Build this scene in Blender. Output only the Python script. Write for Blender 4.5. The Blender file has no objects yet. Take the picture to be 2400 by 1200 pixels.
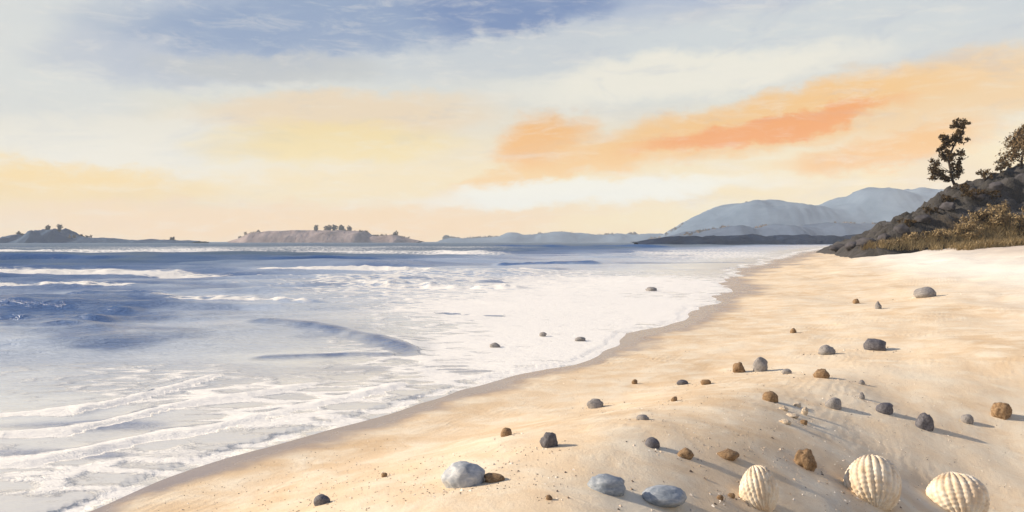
import bpy, bmesh, math, random
import numpy as np
from mathutils import Vector, Matrix, noise as mnoise

random.seed(7); RNG = np.random.default_rng(11)
scene = bpy.context.scene
COL = scene.collection
R = math.radians

# ------------------------------------------------------------------ camera
EYE = 1.70                      # metres above the sea
FPX = 28.0 / 36.0 * 2400.0      # focal length in photo pixels (photo is 2400 x 1200)
HORIZON = 566.0                 # photo row of the sea horizon
PITCH = math.atan((600.0 - HORIZON) / FPX)
cam_data = bpy.data.cameras.new('camera')
cam_data.lens = 28.0; cam_data.sensor_width = 36.0
cam_data.clip_start = 0.05; cam_data.clip_end = 30000.0
cam = bpy.data.objects.new('camera', cam_data); COL.objects.link(cam)
cam.location = (0, 0, EYE); cam.rotation_euler = (math.pi / 2 - PITCH, 0, 0)
scene.camera = cam

# ------------------------------------------------------------------ light
SUN_EL, SUN_AZ = R(26.0), R(-84.0)       # azimuth from +Y (view direction), negative = left
SUN_DIR = Vector((math.sin(SUN_AZ) * math.cos(SUN_EL), math.cos(SUN_AZ) * math.cos(SUN_EL), math.sin(SUN_EL)))
sun_data = bpy.data.lights.new('sun', 'SUN')
sun_data.energy = 4.6; sun_data.angle = R(0.6); sun_data.color = (1.0, 0.86, 0.68)
sun = bpy.data.objects.new('sun', sun_data); COL.objects.link(sun)
sun.rotation_euler = SUN_DIR.to_track_quat('Z', 'Y').to_euler()
sun.location = (-20, 0, 30)

vs = scene.view_settings
vs.view_transform = 'Standard'; vs.look = 'None'; vs.exposure = 0.5; vs.gamma = 1.0
vs.use_curve_mapping = False
scene.render.engine = 'CYCLES'
cy = scene.cycles
cy.use_denoising = True
cy.max_bounces = 5; cy.diffuse_bounces = 2; cy.glossy_bounces = 2; cy.transparent_max_bounces = 8
cy.volume_bounces = 2


def lin(r, g, b):
    """display 0..255 -> linear"""
    def f(c):
        c = c / 255.0
        return c / 12.92 if c <= 0.04045 else ((c + 0.055) / 1.055) ** 2.4
    return (f(r), f(g), f(b), 1.0)


class NT:
    """little helper for building node trees"""
    def __init__(self, tree):
        self.t = tree
    def node(self, kind, **kw):
        n = self.t.nodes.new(kind)
        for k, v in kw.items():
            setattr(n, k, v)
        return n
    def put(self, sock, v):
        if hasattr(v, 'is_output'):
            self.t.links.new(v, sock)
        elif v is not None:
            sock.default_value = v
    def math(self, op, a, b=None, c=None, clamp=False):
        n = self.node('ShaderNodeMath', operation=op, use_clamp=clamp)
        self.put(n.inputs[0], a)
        if b is not None: self.put(n.inputs[1], b)
        if c is not None: self.put(n.inputs[2], c)
        return n.outputs[0]
    def mix(self, fac, a, b, blend='MIX'):
        n = self.node('ShaderNodeMix', data_type='RGBA', blend_type=blend)
        self.put(n.inputs[0], fac); self.put(n.inputs[6], a); self.put(n.inputs[7], b)
        return n.outputs[2]
    def ramp(self, fac, stops, interp='LINEAR'):
        n = self.node('ShaderNodeValToRGB')
        e = n.color_ramp.elements
        n.color_ramp.interpolation = interp
        e[0].position, e[0].color = stops[0]
        e[1].position, e[1].color = stops[-1]
        for p, c in stops[1:-1]:
            x = e.new(p); x.color = c
        self.put(n.inputs[0], fac)
        return n.outputs[0]
    def step(self, v, a, b, to0=0.0, to1=1.0):
        n = self.node('ShaderNodeMapRange', interpolation_type='SMOOTHSTEP')
        self.put(n.inputs[0], v); self.put(n.inputs[1], a); self.put(n.inputs[2], b)
        n.inputs[3].default_value = to0; n.inputs[4].default_value = to1
        return n.outputs[0]
    def noise(self, vec, scale, detail=4.0, rough=0.55, dist=0.0, out=0):
        n = self.node('ShaderNodeTexNoise')
        self.put(n.inputs['Vector'], vec); self.put(n.inputs['Scale'], scale)
        n.inputs['Detail'].default_value = detail; n.inputs['Roughness'].default_value = rough
        n.inputs['Distortion'].default_value = dist
        return n.outputs[out]
    def scalevec(self, vec, s, loc=(0, 0, 0), rot=(0, 0, 0)):
        n = self.node('ShaderNodeMapping')
        self.put(n.inputs[0], vec)
        n.inputs[1].default_value = loc; n.inputs[2].default_value = rot; n.inputs[3].default_value = s
        return n.outputs[0]


# ------------------------------------------------------------------ sky
world = bpy.data.worlds.new('World'); scene.world = world
world.use_nodes = True
wt = world.node_tree; wt.nodes.clear()
w = NT(wt)
tc = w.node('ShaderNodeTexCoord').outputs['Generated']
sep = w.node('ShaderNodeSeparateXYZ'); wt.links.new(tc, sep.inputs[0])
X, Y, Z = sep.outputs
az = w.math('DEGREES', w.math('ARCTAN2', X, Y))
el = w.math('DEGREES', w.math('ARCSINE', w.math('MINIMUM', w.math('MAXIMUM', Z, -1.0), 1.0)))
sky = w.node('ShaderNodeTexSky', sky_type='NISHITA')
sky.sun_disc = False; sky.sun_elevation = SUN_EL; sky.sun_rotation = SUN_AZ
sky.air_density = 1.0; sky.dust_density = 2.0; sky.ozone_density = 1.0
SKY_STRENGTH = 0.10
# a thin veil of cloud lies over the clear sky everywhere; its tint changes with height
veil = w.ramp(w.math('DIVIDE', el, 60.0, clamp=True), [
    (0.0, lin(250, 212, 154)), (0.055, lin(250, 222, 162)), (0.11, lin(248, 229, 190)), (0.165, lin(226, 226, 216)),
    (0.22, lin(204, 210, 214)), (0.30, lin(160, 176, 206)), (0.45, lin(132, 152, 194)), (0.7, lin(104, 130, 178)), (1.0, lin(92, 118, 168))])
# long streaky noise, in direction space
dirv = w.scalevec(tc, (1.0, 1.0, 5.0))
n1 = w.noise(dirv, 2.4, 5.0, 0.6, 0.4)
n2 = w.noise(w.scalevec(tc, (1.0, 1.0, 3.0), (4, 2, 7)), 7.0, 5.0, 0.65, 0.3)
n3 = w.noise(w.scalevec(tc, (1.0, 1.0, 2.0), (1, 8, 3)), 24.0, 4.0, 0.7, 0.2)
wn = w.noise(w.scalevec(tc, (1.0, 1.0, 2.2), (9, 1, 4)), 5.0, 4.0, 0.6, 0.0, out=1)
wsep = w.node('ShaderNodeSeparateXYZ'); wt.links.new(wn, wsep.inputs[0])
fine = w.math('SUBTRACT', n3, 0.5)
azw = w.math('ADD', az, w.math('MULTIPLY', w.math('SUBTRACT', wsep.outputs[0], 0.5), 9.0))
elw = w.math('ADD', w.math('ADD', el, w.math('MULTIPLY', w.math('SUBTRACT', wsep.outputs[1], 0.5), 3.4)), w.math('MULTIPLY', fine, 1.9))


def dirdeg(px, py):
    dx = px - 1200.0
    return math.degrees(math.atan2(dx, FPX)), math.degrees(math.atan2(HORIZON - py, math.hypot(FPX, dx)))


cloud = veil
# broad random streaks so that the sky goes on in the same way all round
cloud = w.mix(w.math('MULTIPLY', w.step(n1, 0.50, 0.72), 0.45), cloud, lin(238, 226, 206))
cloud = w.mix(w.math('MULTIPLY', w.step(n2, 0.52, 0.75), 0.22), cloud, lin(176, 188, 208))
CLOUDS = [  # centre column, row, half width, half height, tilt (deg), colour, cover
    (60, 130, 300, 210, 0, (222, 224, 220), .85),
    (480, 130, 330, 75, 4, (186, 194, 208), .85),
    (760, 45, 480, 76, 5, (144, 164, 195), 1.0),
    (1210, 15, 250, 66, 3, (114, 140, 184), 1.0),
    (640, 160, 240, 38, 3, (198, 200, 198), .7),
    (1250, 125, 340, 50, 4, (202, 208, 212), .7),
    (1900, 70, 520, 90, 3, (212, 218, 218), .8),
    (1600, 175, 420, 50, 4, (246, 240, 222), .85),
    (420, 340, 520, 70, 2, (241, 235, 219), .9),
    (150, 445, 330, 55, 0, (252, 212, 124), .9),
    (700, 515, 640, 45, 0, (252, 206, 140), .8),
    (820, 265, 330, 50, 4, (246, 216, 172), .75),
    (760, 340, 280, 50, 4, (253, 224, 150), .85),
    (2150, 230, 430, 90, 6, (250, 208, 146), .9),
    (1350, 380, 430, 26, 14, (252, 204, 124), .95),
    (1265, 325, 110, 66, 8, (254, 186, 88), .95),
    (1700, 300, 480, 60, 9, (253, 197, 112), .95),
    (1770, 303, 300, 25, 7, (253, 158, 44), 1.0),
    (2070, 355, 300, 42, 7, (252, 190, 102), .95),
    (1360, 455, 400, 34, 2, (247, 241, 222), 1.0),
    (1700, 520, 400, 36, 2, (253, 226, 158), .7),
    (2250, 420, 200, 60, 0, (230, 202, 168), .5),
]
for (cx, cy_, hw, hh, tilt, colr, cover) in CLOUDS:
    a0, e0 = dirdeg(cx, cy_)
    a1 = dirdeg(cx + hw, cy_)[0] - a0
    e1 = e0 - dirdeg(cx, cy_ + hh)[1]
    t = math.tan(R(tilt))
    da = w.math('SUBTRACT', azw, a0)
    de = w.math('SUBTRACT', w.math('SUBTRACT', elw, e0), w.math('MULTIPLY', da, t))
    q = w.math('ADD', w.math('POWER', w.math('ABSOLUTE', w.math('DIVIDE', da, a1)), 2.0),
               w.math('POWER', w.math('ABSOLUTE', w.math('DIVIDE', de, e1)), 2.0))
    m = w.math('MULTIPLY', w.step(q, 1.7, 0.25), cover)
    cloud = w.mix(m, cloud, lin(*colr))
n4 = w.noise(w.scalevec(tc, (1.0, 1.0, 4.5), (3, 5, 2), (0, R(4), 0)), 16.0, 5.0, 0.68, 0.5)
n5 = w.noise(w.scalevec(tc, (1.0, 1.0, 3.5), (7, 1, 9), (0, R(4), 0)), 9.0, 5.0, 0.65, 0.8)
cloud = w.mix(w.math('MULTIPLY', w.step(n4, 0.47, 0.74), 0.34), cloud, lin(250, 242, 226))
cloud = w.mix(w.math('MULTIPLY', w.step(n5, 0.50, 0.74), w.step(el, 3.0, 12.0, 0.08, 0.34)), cloud, lin(172, 184, 204))
bg1 = w.node('ShaderNodeBackground'); wt.links.new(sky.outputs[0], bg1.inputs[0]); bg1.inputs[1].default_value = SKY_STRENGTH
bg2 = w.node('ShaderNodeBackground'); wt.links.new(cloud, bg2.inputs[0]); wt.links.new(w.step(el, 9.0, 0.0, 0.69, 0.93), bg2.inputs[1])
mixs = w.node('ShaderNodeMixShader')
# the veil thins towards the zenith
wt.links.new(w.step(el, 55.0, 16.0, 0.45, 0.98), mixs.inputs[0])
wt.links.new(bg1.outputs[0], mixs.inputs[1]); wt.links.new(bg2.outputs[0], mixs.inputs[2])
wo = w.node('ShaderNodeOutputWorld'); wt.links.new(mixs.outputs[0], wo.inputs[0])

# ------------------------------------------------------------------ helpers
def tag(o, label=None, cat=None, group=None, kind=None):
    if label: o['label'] = label
    if cat: o['category'] = cat
    if group: o['group'] = group
    if kind: o['kind'] = kind
    return o


def link_mesh(name, verts, faces, mat, parent=None, smooth=True, attrs=None):
    me = bpy.data.meshes.new(name)
    verts = np.asarray(verts, dtype=np.float32)
    faces = np.asarray(faces, dtype=np.int32)
    k = faces.shape[1]
    me.vertices.add(len(verts)); me.vertices.foreach_set('co', verts.ravel())
    me.loops.add(faces.size); me.loops.foreach_set('vertex_index', faces.ravel())
    me.polygons.add(len(faces))
    me.polygons.foreach_set('loop_start', np.arange(0, faces.size, k, dtype=np.int32))
    me.polygons.foreach_set('loop_total', np.full(len(faces), k, dtype=np.int32))
    me.polygons.foreach_set('use_smooth', np.full(len(faces), smooth))
    me.update(calc_edges=True); me.validate()
    for an, av in (attrs or {}).items():
        a = me.attributes.new(an, 'FLOAT', 'POINT'); a.data.foreach_set('value', np.asarray(av, dtype=np.float32))
    me.materials.append(mat)
    o = bpy.data.objects.new(name, me); COL.objects.link(o)
    if parent: o.parent = parent
    return o


def empty(name, loc):
    o = bpy.data.objects.new(name, None); COL.objects.link(o); o.location = loc
    o.empty_display_size = 0.2
    return o


def grid_faces(nr, nc):
    i = np.arange(nr - 1)[:, None] * nc + np.arange(nc - 1)[None, :]
    return np.stack([i, i + 1, i + nc + 1, i + nc], -1).reshape(-1, 4)


def ss(v, a, b):
    t = np.clip((v - a) / (b - a), 0, 1)
    return t * t * (3 - 2 * t)


# smooth lattice noise for arrays
_P = RNG.random((256, 256))
def vnoise(x, y):
    xi = np.floor(x).astype(int); yi = np.floor(y).astype(int)
    fx = x - xi; fy = y - yi
    fx = fx * fx * fx * (fx * (fx * 6 - 15) + 10); fy = fy * fy * fy * (fy * (fy * 6 - 15) + 10)
    a = _P[xi & 255, yi & 255]; b = _P[(xi + 1) & 255, yi & 255]
    c = _P[xi & 255, (yi + 1) & 255]; d = _P[(xi + 1) & 255, (yi + 1) & 255]
    return (a * (1 - fx) + b * fx) * (1 - fy) + (c * (1 - fx) + d * fx) * fy - 0.5


def fbm(x, y, oct=4, gain=0.5):
    s = 0; a = 1.0
    for k in range(oct):
        s = s + a * vnoise(x * 2 ** k + 17.3 * k, y * 2 ** k + 9.1 * k); a *= gain
    return s


# ------------------------------------------------------------------ shoreline and terrain height
def on_plane(px, py, z=0.0):
    d = (EYE - z) * FPX / (py - HORIZON)
    return ((px - 1200.0) / FPX * d, d)

SHORE_PX = [(120, 1235), (300, 1172), (430, 1120), (600, 1066), (800, 1008), (1000, 952), (1180, 908), (1300, 872), (1400, 832), (1490, 790), (1590, 750),
            (1640, 715), (1690, 690), (1700, 664), (1730, 640), (1800, 616), (1900, 590), (1990, 578)]
shore = [(-30.0, -40.0), (-14.0, -12.0), (-7.5, -2.0), (-4.2, 2.4)] + [on_plane(*p) for p in SHORE_PX] + [(330.0, 700.0), (900.0, 1500.0), (2600.0, 2600.0), (6000, 4200), (12000, 9000)]
def catmull(pts, n=6):
    P = [np.array(p, float) for p in pts]; P = [2 * P[0] - P[1]] + P + [2 * P[-1] - P[-2]]
    out = []
    for i in range(1, len(P) - 2):
        a, b, c, d = P[i - 1], P[i], P[i + 1], P[i + 2]
        for k in range(n):
            t = k / n
            # centripetal-ish: tangents limited by the local segment length
            L = np.linalg.norm(c - b)
            m0 = (c - a); m0 = m0 / (np.linalg.norm(m0) + 1e-9) * L
            m1 = (d - b); m1 = m1 / (np.linalg.norm(m1) + 1e-9) * L
            h00 = 2 * t**3 - 3 * t**2 + 1; h10 = t**3 - 2 * t**2 + t; h01 = -2 * t**3 + 3 * t**2; h11 = t**3 - t**2
            out.append(h00 * b + h10 * m0 + h01 * c + h11 * m1)
    out.append(P[-2])
    return np.array(out)
SHORE = catmull(shore)


def shore_s(x, y):
    """signed distance from the waterline, positive inland (right of the line walking away from the camera)"""
    x = np.asarray(x, float); y = np.asarray(y, float)
    best = np.full(x.shape, 1e18); sign = np.ones(x.shape)
    for (ax, ay), (bx, by) in zip(SHORE[:-1], SHORE[1:]):
        dx, dy = bx - ax, by - ay; L2 = dx * dx + dy * dy + 1e-12
        t = np.clip(((x - ax) * dx + (y - ay) * dy) / L2, 0, 1)
        qx = x - ax - t * dx; qy = y - ay - t * dy
        d2 = qx * qx + qy * qy
        cr = dx * qy - dy * qx
        upd = d2 < best
        best = np.where(upd, d2, best); sign = np.where(upd, np.where(cr < 0, 1.0, -1.0), sign)
    s = np.sqrt(best) * sign
    amp = np.clip(0.12 + 0.03 * np.hypot(x, y), 0, 1.6)
    return s + amp * fbm(x * 0.55 + 3, y * 0.4 + 5, 3) * 1.1


_PS = [-400, -40, -8, -2, 0, 1.5, 4, 6.5, 10, 14, 18, 26, 60, 200, 4000]
_PZ = [-6.0, -2.5, -0.55, -0.10, 0.0, 0.06, 0.20, 0.40, 0.80, 1.30, 1.62, 2.1, 3.4, 9.0, 15.0]
RIDGE = [np.array(on_plane(1265, 1260, 0.25)), np.array(on_plane(1590, 1010, 0.25)), np.array(on_plane(1915, 868, 0.25)), np.array(on_plane(2160, 800, .25))]


_RE = np.linspace(-5, 9, 281)
_RP = np.interp(_RE, [-3.4, -1.5, -0.4, 0.2, 1.0, 2.0, 2.9, 4.0, 5.4, 7.2], [0, .08, .19, .18, .0, -.25, -.38, -.34, -.14, 0])
_RP = np.convolve(np.pad(_RP, 14, mode='edge'), np.hanning(29) / np.hanning(29).sum(), 'valid')     # round the crest


def terrain_from_s(x, y, s):
    z = np.interp(s, _PS, _PZ)
    # low sand ridge with a hollow on its lee (right hand) side
    rx = np.array([p[0] for p in RIDGE]); ry = np.array([p[1] for p in RIDGE])
    cx = np.interp(y, ry, rx)
    e = x - cx + 0.5 * fbm(x * 0.5, y * 0.35, 2)
    prof = np.interp(e, _RE, _RP)
    prof *= 1.95 * ss(y, 10.5, 4.6) * ss(y, 0.5, 2.5)
    land = ss(s, 0.3, 2.2)
    z = z + prof * land
    r = np.hypot(x, y)
    z = z + land * (0.10 * fbm(x * 0.45, y * 0.3, 3) * np.clip(s / 5, 0, 1) + 0.022 * fbm(x * 2.1, y * 1.7, 3) * ss(r, 60, 15))
    z = z + ss(s, 14, 30) * 0.9 * fbm(x * 0.08, y * 0.08, 3)
    return z


def terrain(x, y):
    x = np.atleast_1d(np.asarray(x, float)); y = np.atleast_1d(np.asarray(y, float))
    return terrain_from_s(x, y, shore_s(x, y))


def ray_dir(px, py):
    v = Vector(((px - 1200.0) / FPX, 1.0, -(py - 600.0) / FPX))
    c, s = math.cos(-PITCH), math.sin(-PITCH)
    return Vector((v.x, v.y * c - v.z * s, v.y * s + v.z * c))


def hit_ground(px, py, far=150.0):
    d = ray_dir(px, py)
    t = np.geomspace(1.5, far, 900)
    x = d.x * t; y = d.y * t; z = EYE + d.z * t
    below = np.nonzero(z < terrain(x, y))[0]
    k = below[0] if len(below) else len(t) - 1
    return Vector((x[k], y[k], float(terrain(x[k], y[k])[0])))


# ------------------------------------------------------------------ materials
def material(name):
    m = bpy.data.materials.new(name); m.use_nodes = True
    t = m.node_tree; t.nodes.clear()
    n = NT(t)
    out = n.node('ShaderNodeOutputMaterial')
    b = n.node('ShaderNodeBsdfPrincipled')
    t.links.new(b.outputs[0], out.inputs[0])
    return m, n, b, out


def bump(n, b, height, strength=0.5, dist=0.02):
    k = n.node('ShaderNodeBump'); k.inputs['Strength'].default_value = strength; k.inputs['Distance'].default_value = dist
    n.put(k.inputs['Height'], height); n.t.links.new(k.outputs[0], b.inputs['Normal'])
    return k


# sand
def make_sand():
    m, n, b, out = material('sand')
    geo = n.node('ShaderNodeNewGeometry').outputs['Position']
    sd = n.node('ShaderNodeAttribute', attribute_name='shore').outputs['Fac']
    big = n.noise(geo, 0.35, 4, 0.6)
    mid = n.noise(geo, 2.2, 5, 0.65, 0.3)
    grain = n.noise(geo, 60.0, 4, 0.75)
    tiny = n.noise(geo, 320.0, 2, 0.7)
    dry = n.ramp(big, [(0.32, (0.62, 0.44, 0.26, 1)), (0.55, (0.77, 0.60, 0.405, 1)), (0.75, (0.84, 0.73, 0.56, 1))])
    dry = n.mix(n.step(mid, 0.35, 0.72), dry, (0.82, 0.715, 0.55, 1))
    # upper beach is paler, wind-blown sand
    dry = n.mix(n.step(sd, 5.0, 9.5), dry, (0.85, 0.80, 0.70, 1))
    dry = n.mix(n.math('MULTIPLY', n.step(n.math('ADD', sd, n.math('MULTIPLY', mid, 3.0)), 10.5, 15.5), .85), dry, (0.56, 0.47, 0.385, 1))
    dry = n.mix(n.math('MULTIPLY', n.step(grain, 0.58, 0.75), 0.35), dry, (0.36, 0.27, 0.20, 1))
    dry = n.mix(n.math('MULTIPLY', n.step(tiny, 0.6, 0.8), 0.25), dry, (0.9, 0.82, 0.68, 1))
    w_ = n.node('ShaderNodeAttribute', attribute_name='wetwidth').outputs['Fac']
    edge = n.math('ADD', sd, n.math('MULTIPLY', n.math('SUBTRACT', n.noise(geo, 1.6, 4, 0.6), 0.5), n.math('ADD', 0.3, n.math('MULTIPLY', w_, 0.9))))
    wet = n.step(edge, w_, n.math('MULTIPLY', w_, 0.10))
    col = n.mix(wet, dry, n.mix(mid, (0.26, 0.20, 0.17, 1), (0.36, 0.285, 0.245, 1)))
    n.put(b.inputs['Base Color'], col)
    n.put(b.inputs['Roughness'], n.step(wet, 0.2, 1.0, 0.92, 0.22))
    n.put(b.inputs['Specular IOR Level'], n.step(wet, 0.2, 1.0, 0.2, 0.45))
    h = n.math('ADD', n.math('MULTIPLY', grain, 0.35), n.math('ADD', n.math('MULTIPLY', tiny, 0.12), n.math('MULTIPLY', mid, 1.5)))
    wv = n.node('ShaderNodeTexWave', wave_type='BANDS', bands_direction='X'); n.put(wv.inputs['Vector'], n.scalevec(geo, (1, 1, 1), rot=(0, 0, R(28)))); wv.inputs['Scale'].default_value = 3.4; wv.inputs['Distortion'].default_value = 7.0; wv.inputs['Detail'].default_value = 3.0; wv.inputs['Detail Scale'].default_value = 1.2
    h = n.math('ADD', h, n.math('MULTIPLY', wv.outputs['Fac'], n.step(n.noise(geo, .5, 3, .6),   .45, .75, 0.0, .30)))
    k = bump(n, b, h, 0.55, 0.02)
    n.put(k.inputs['Strength'], n.step(wet, 0.0, 1.0, 0.6, 0.05))
    return m


# water with foam: one real surface; foam is matter that floats on it
def make_water():
    m, n, b, out = material('sea_water')
    geo = n.node('ShaderNodeNewGeometry').outputs['Position']
    foam = n.node('ShaderNodeAttribute', attribute_name='foam').outputs['Fac']
    dep = n.node('ShaderNodeAttribute', attribute_name='depth').outputs['Fac']
    blue = n.node('ShaderNodeAttribute', attribute_name='blue').outputs['Fac']
    flat = n.scalevec(geo, (0.45, 1.0, 1.0), rot=(0, 0, R(-25)))
    lace = n.noise(flat, 2.6, 6, 0.68, 0.8)
    lace2 = n.noise(flat, 11.0, 5, 0.7, 0.5)
    vor = n.node('ShaderNodeTexVoronoi', feature='DISTANCE_TO_EDGE'); n.put(vor.inputs['Vector'], n.mix(0.12, flat, n.noise(flat, 3.0, 3, 0.6, out=1))); vor.inputs['Scale'].default_value = 3.2
    cells = n.step(vor.outputs[0], 0.02, 0.30, 0.18, -0.10)
    pat = n.math('ADD', n.math('ADD', n.math('MULTIPLY', lace, 0.75), n.math('MULTIPLY', lace2, 0.25)), cells)
    thr = n.math('SUBTRACT', 0.98, foam)
    cov = n.step(n.math('SUBTRACT', pat, thr), -0.10, 0.16)
    # body colour: sand seen through thin water, then grey-green, then blue
    body = n.ramp(dep, [(0.0, (0.70, 0.68, 0.63, 1)), (0.08, (0.70, 0.72, 0.71, 1)), (0.28, (0.52, 0.59, 0.69, 1)), (0.5, (0.34, 0.42, 0.56, 1)), (0.75, (0.14, 0.205, 0.31, 1)), (1.0, (0.05, 0.10, 0.165, 1))])
    body = n.mix(blue, body, (0.012, 0.085, 0.27, 1))
    n.put(b.inputs['Base Color'], n.mix(cov, body, (0.92, 0.885, 0.82, 1)))
    n.put(b.inputs['Roughness'], n.math('MAXIMUM', n.step(cov, 0.0, 1.0, 0.0, 0.62), n.step(dep, 0.1, 0.8, 0.14, 0.36)))
    b.inputs['IOR'].default_value = 1.33
    rip = n.noise(n.scalevec(geo, (0.6, 1.3, 1.0)), 5.0, 5, 0.65, 0.4)
    hh = n.math('ADD', n.math('MULTIPLY', rip, n.math('ADD', n.step(dep, 0.02, 0.45, 0.25, 3.2), n.math('MULTIPLY', blue, 2.2))), n.math('MULTIPLY', cov, n.math('ADD', 0.4, n.math('MULTIPLY', lace2, 0.6))))
    bump(n, b, hh, 0.6, 0.06)
    return m


def rock_material(name, c_dark, c_mid, c_light, scale=9.0, rough=0.85, speck=0.3, bstr=0.5, warm=None):
    m, n, b, out = material(name)
    oc = n.node('ShaderNodeTexCoord').outputs['Object']
    rnd = n.node('ShaderNodeObjectInfo').outputs['Random']
    off = n.node('ShaderNodeVectorMath', operation='ADD'); n.put(off.inputs[0], oc)
    cmb = n.node('ShaderNodeCombineXYZ'); n.put(cmb.inputs[0], n.math('MULTIPLY', rnd, 37.0)); n.put(cmb.inputs[1], n.math('MULTIPLY', rnd, 91.0))
    n.put(off.inputs[1], cmb.outputs[0])
    v = off.outputs[0]
    a = n.noise(v, scale, 6, 0.65, 0.6)
    s = n.noise(v, scale * 9, 3, 0.7)
    f = n.noise(v, scale * 30, 2, 0.7)
    col = n.ramp(a, [(0.28, (*c_dark, 1)), (0.5, (*c_mid, 1)), (0.72, (*c_light, 1))])
    col = n.mix(n.math('MULTIPLY', n.step(s, 0.55, 0.72), speck), col, (*c_dark, 1))
    col = n.mix(n.math('MULTIPLY', n.step(f, 0.6, 0.75), speck * 0.8), col, (*c_light, 1))
    if warm:
        col = n.mix(n.math('MULTIPLY', n.step(n.noise(v, scale * 0.6, 3, 0.5), 0.5, 0.65), 0.5), col, (*warm, 1))
    n.put(b.inputs['Base Color'], col); b.inputs['Roughness'].default_value = rough
    h = n.math('ADD', a, n.math('MULTIPLY', s, 0.35))
    bump(n, b, h, bstr, 0.02)
    return m


M = {
    'sand': make_sand(), 'water': make_water(),
    'cream': rock_material('cream_stone', (0.42, 0.28, 0.16), (0.72, 0.60, 0.45), (0.86, 0.79, 0.66), 7.0, 0.9, 0.3, 0.7, (0.62, 0.40, 0.22)),
    'slate': rock_material('blue_grey_stone', (0.13, 0.155, 0.19), (0.25, 0.285, 0.33), (0.46, 0.48, 0.50), 5.0, 0.5, 0.2, 0.2),
    'shell': rock_material('shell', (0.52, 0.36, 0.21), (0.76, 0.64, 0.48), (0.88, 0.82, 0.70), 4.0, 0.6, 0.35, 0.3, (0.64, 0.44, 0.26)),
    'pale': rock_material('pale_grey_stone', (0.17, 0.20, 0.24), (0.38, 0.40, 0.43), (0.66, 0.65, 0.62), 4.0, 0.6, 0.2, 0.2),
    'dark': rock_material('dark_slate_stone', (0.045, 0.045, 0.055), (0.11, 0.105, 0.12), (0.22, 0.21, 0.22), 9.0, 0.65, 0.3, 0.4),
    'grey': rock_material('grey_stone', (0.15, 0.14, 0.14), (0.26, 0.24, 0.23), (0.42, 0.40, 0.37), 9.0, 0.8, 0.3, 0.4),
    'brown': rock_material('brown_stone', (0.10, 0.06, 0.03), (0.26, 0.16, 0.08), (0.46, 0.32, 0.19), 8.0, 0.85, 0.3, 0.5),
    'boulder': rock_material('boulder_rock', (0.022, 0.02, 0.022), (0.055, 0.05, 0.055), (0.10, 0.092, 0.10), 1.1, 0.9, 0.3, 0.6),
}

# ------------------------------------------------------------------ sand ground: one sheet to the horizon
def polar(nr, front_n, back_n, r0, r1, half=50.0):
    r = np.geomspace(r0, r1, nr)
    th = np.concatenate([np.linspace(-half, half, front_n), np.linspace(half, 360 - half, back_n + 2)[1:]])
    th = np.radians(th)
    Xg = r[:, None] * np.sin(th)[None, :]; Yg = r[:, None] * np.cos(th)[None, :]
    return r, Xg, Yg

r, gx, gy = polar(460, 420, 60, 0.6, 3500.0)
s = shore_s(gx, gy)
gz = terrain_from_s(gx, gy, s)
wetw = np.clip(0.22 + 0.042 * np.hypot(gx, gy), 0.3, 3.2) * (1 + .9 * fbm(gx * .35, gy * .2, 3))
gv = np.stack([gx, gy, gz], -1).reshape(-1, 3)
gf = grid_faces(*gx.shape)[:, ::-1]
# close the hole under the camera
c0 = len(gv); gv = np.vstack([gv, [[0, 0, float(terrain(0, 0)[0])]]])
ground = link_mesh('ground', gv, gf, M['sand'], attrs={'shore': np.append(s.ravel(), 5), 'wetwidth': np.append(wetw.ravel(), .3)})
nc = gx.shape[1]
bm = bmesh.new(); bm.from_mesh(ground.data); bm.verts.ensure_lookup_table()
for i in range(nc - 1):
    try: bm.faces.new((bm.verts[i], bm.verts[c0], bm.verts[i + 1])).smooth = True
    except ValueError: pass
bmesh.ops.recalc_face_normals(bm, faces=[f for f in bm.faces if len(f.verts) == 3])
bm.to_mesh(ground.data); bm.free()
tag(ground, 'pale warm beach sand with a dark wet strip along the waterline', kind='structure')

# ------------------------------------------------------------------ the sea
r, wx, wy = polar(760, 620, 60, 2.0, 3480.0, 52.0)
ws = shore_s(wx, wy)
dist = np.hypot(wx, wy)
cell = dist * 0.0108
d0 = np.clip(-ws, 0, None)
wamp = ss(d0, 0.6, 16.0)
wz = np.zeros_like(wx)
for k in range(34):
    lam = 0.5 * (26 / 0.5) ** (k / 33.0) * RNG.uniform(.9, 1.1)
    ang = RNG.normal(0, 0.33) + R(-12)           # crests run roughly across the view
    kx, ky = math.sin(ang) * 2 * math.pi / lam, math.cos(ang) * 2 * math.pi / lam
    a = 0.0085 * lam ** 0.80
    vis = ss(lam / cell, 2.2, 4.5)
    env = 0.6 + 0.8 * (fbm(wx / lam * 0.22 + k * 3.1, wy / lam * 0.22 - k, 2) + 0.3)
    ph = kx * wx + ky * wy + RNG.uniform(0, 6.28)
    wz += wamp * vis * env * a * (np.sin(ph) + 0.25 * np.sin(2 * ph + 0.6))

foam = np.zeros_like(wx); blue = np.zeros_like(wx)
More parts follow.
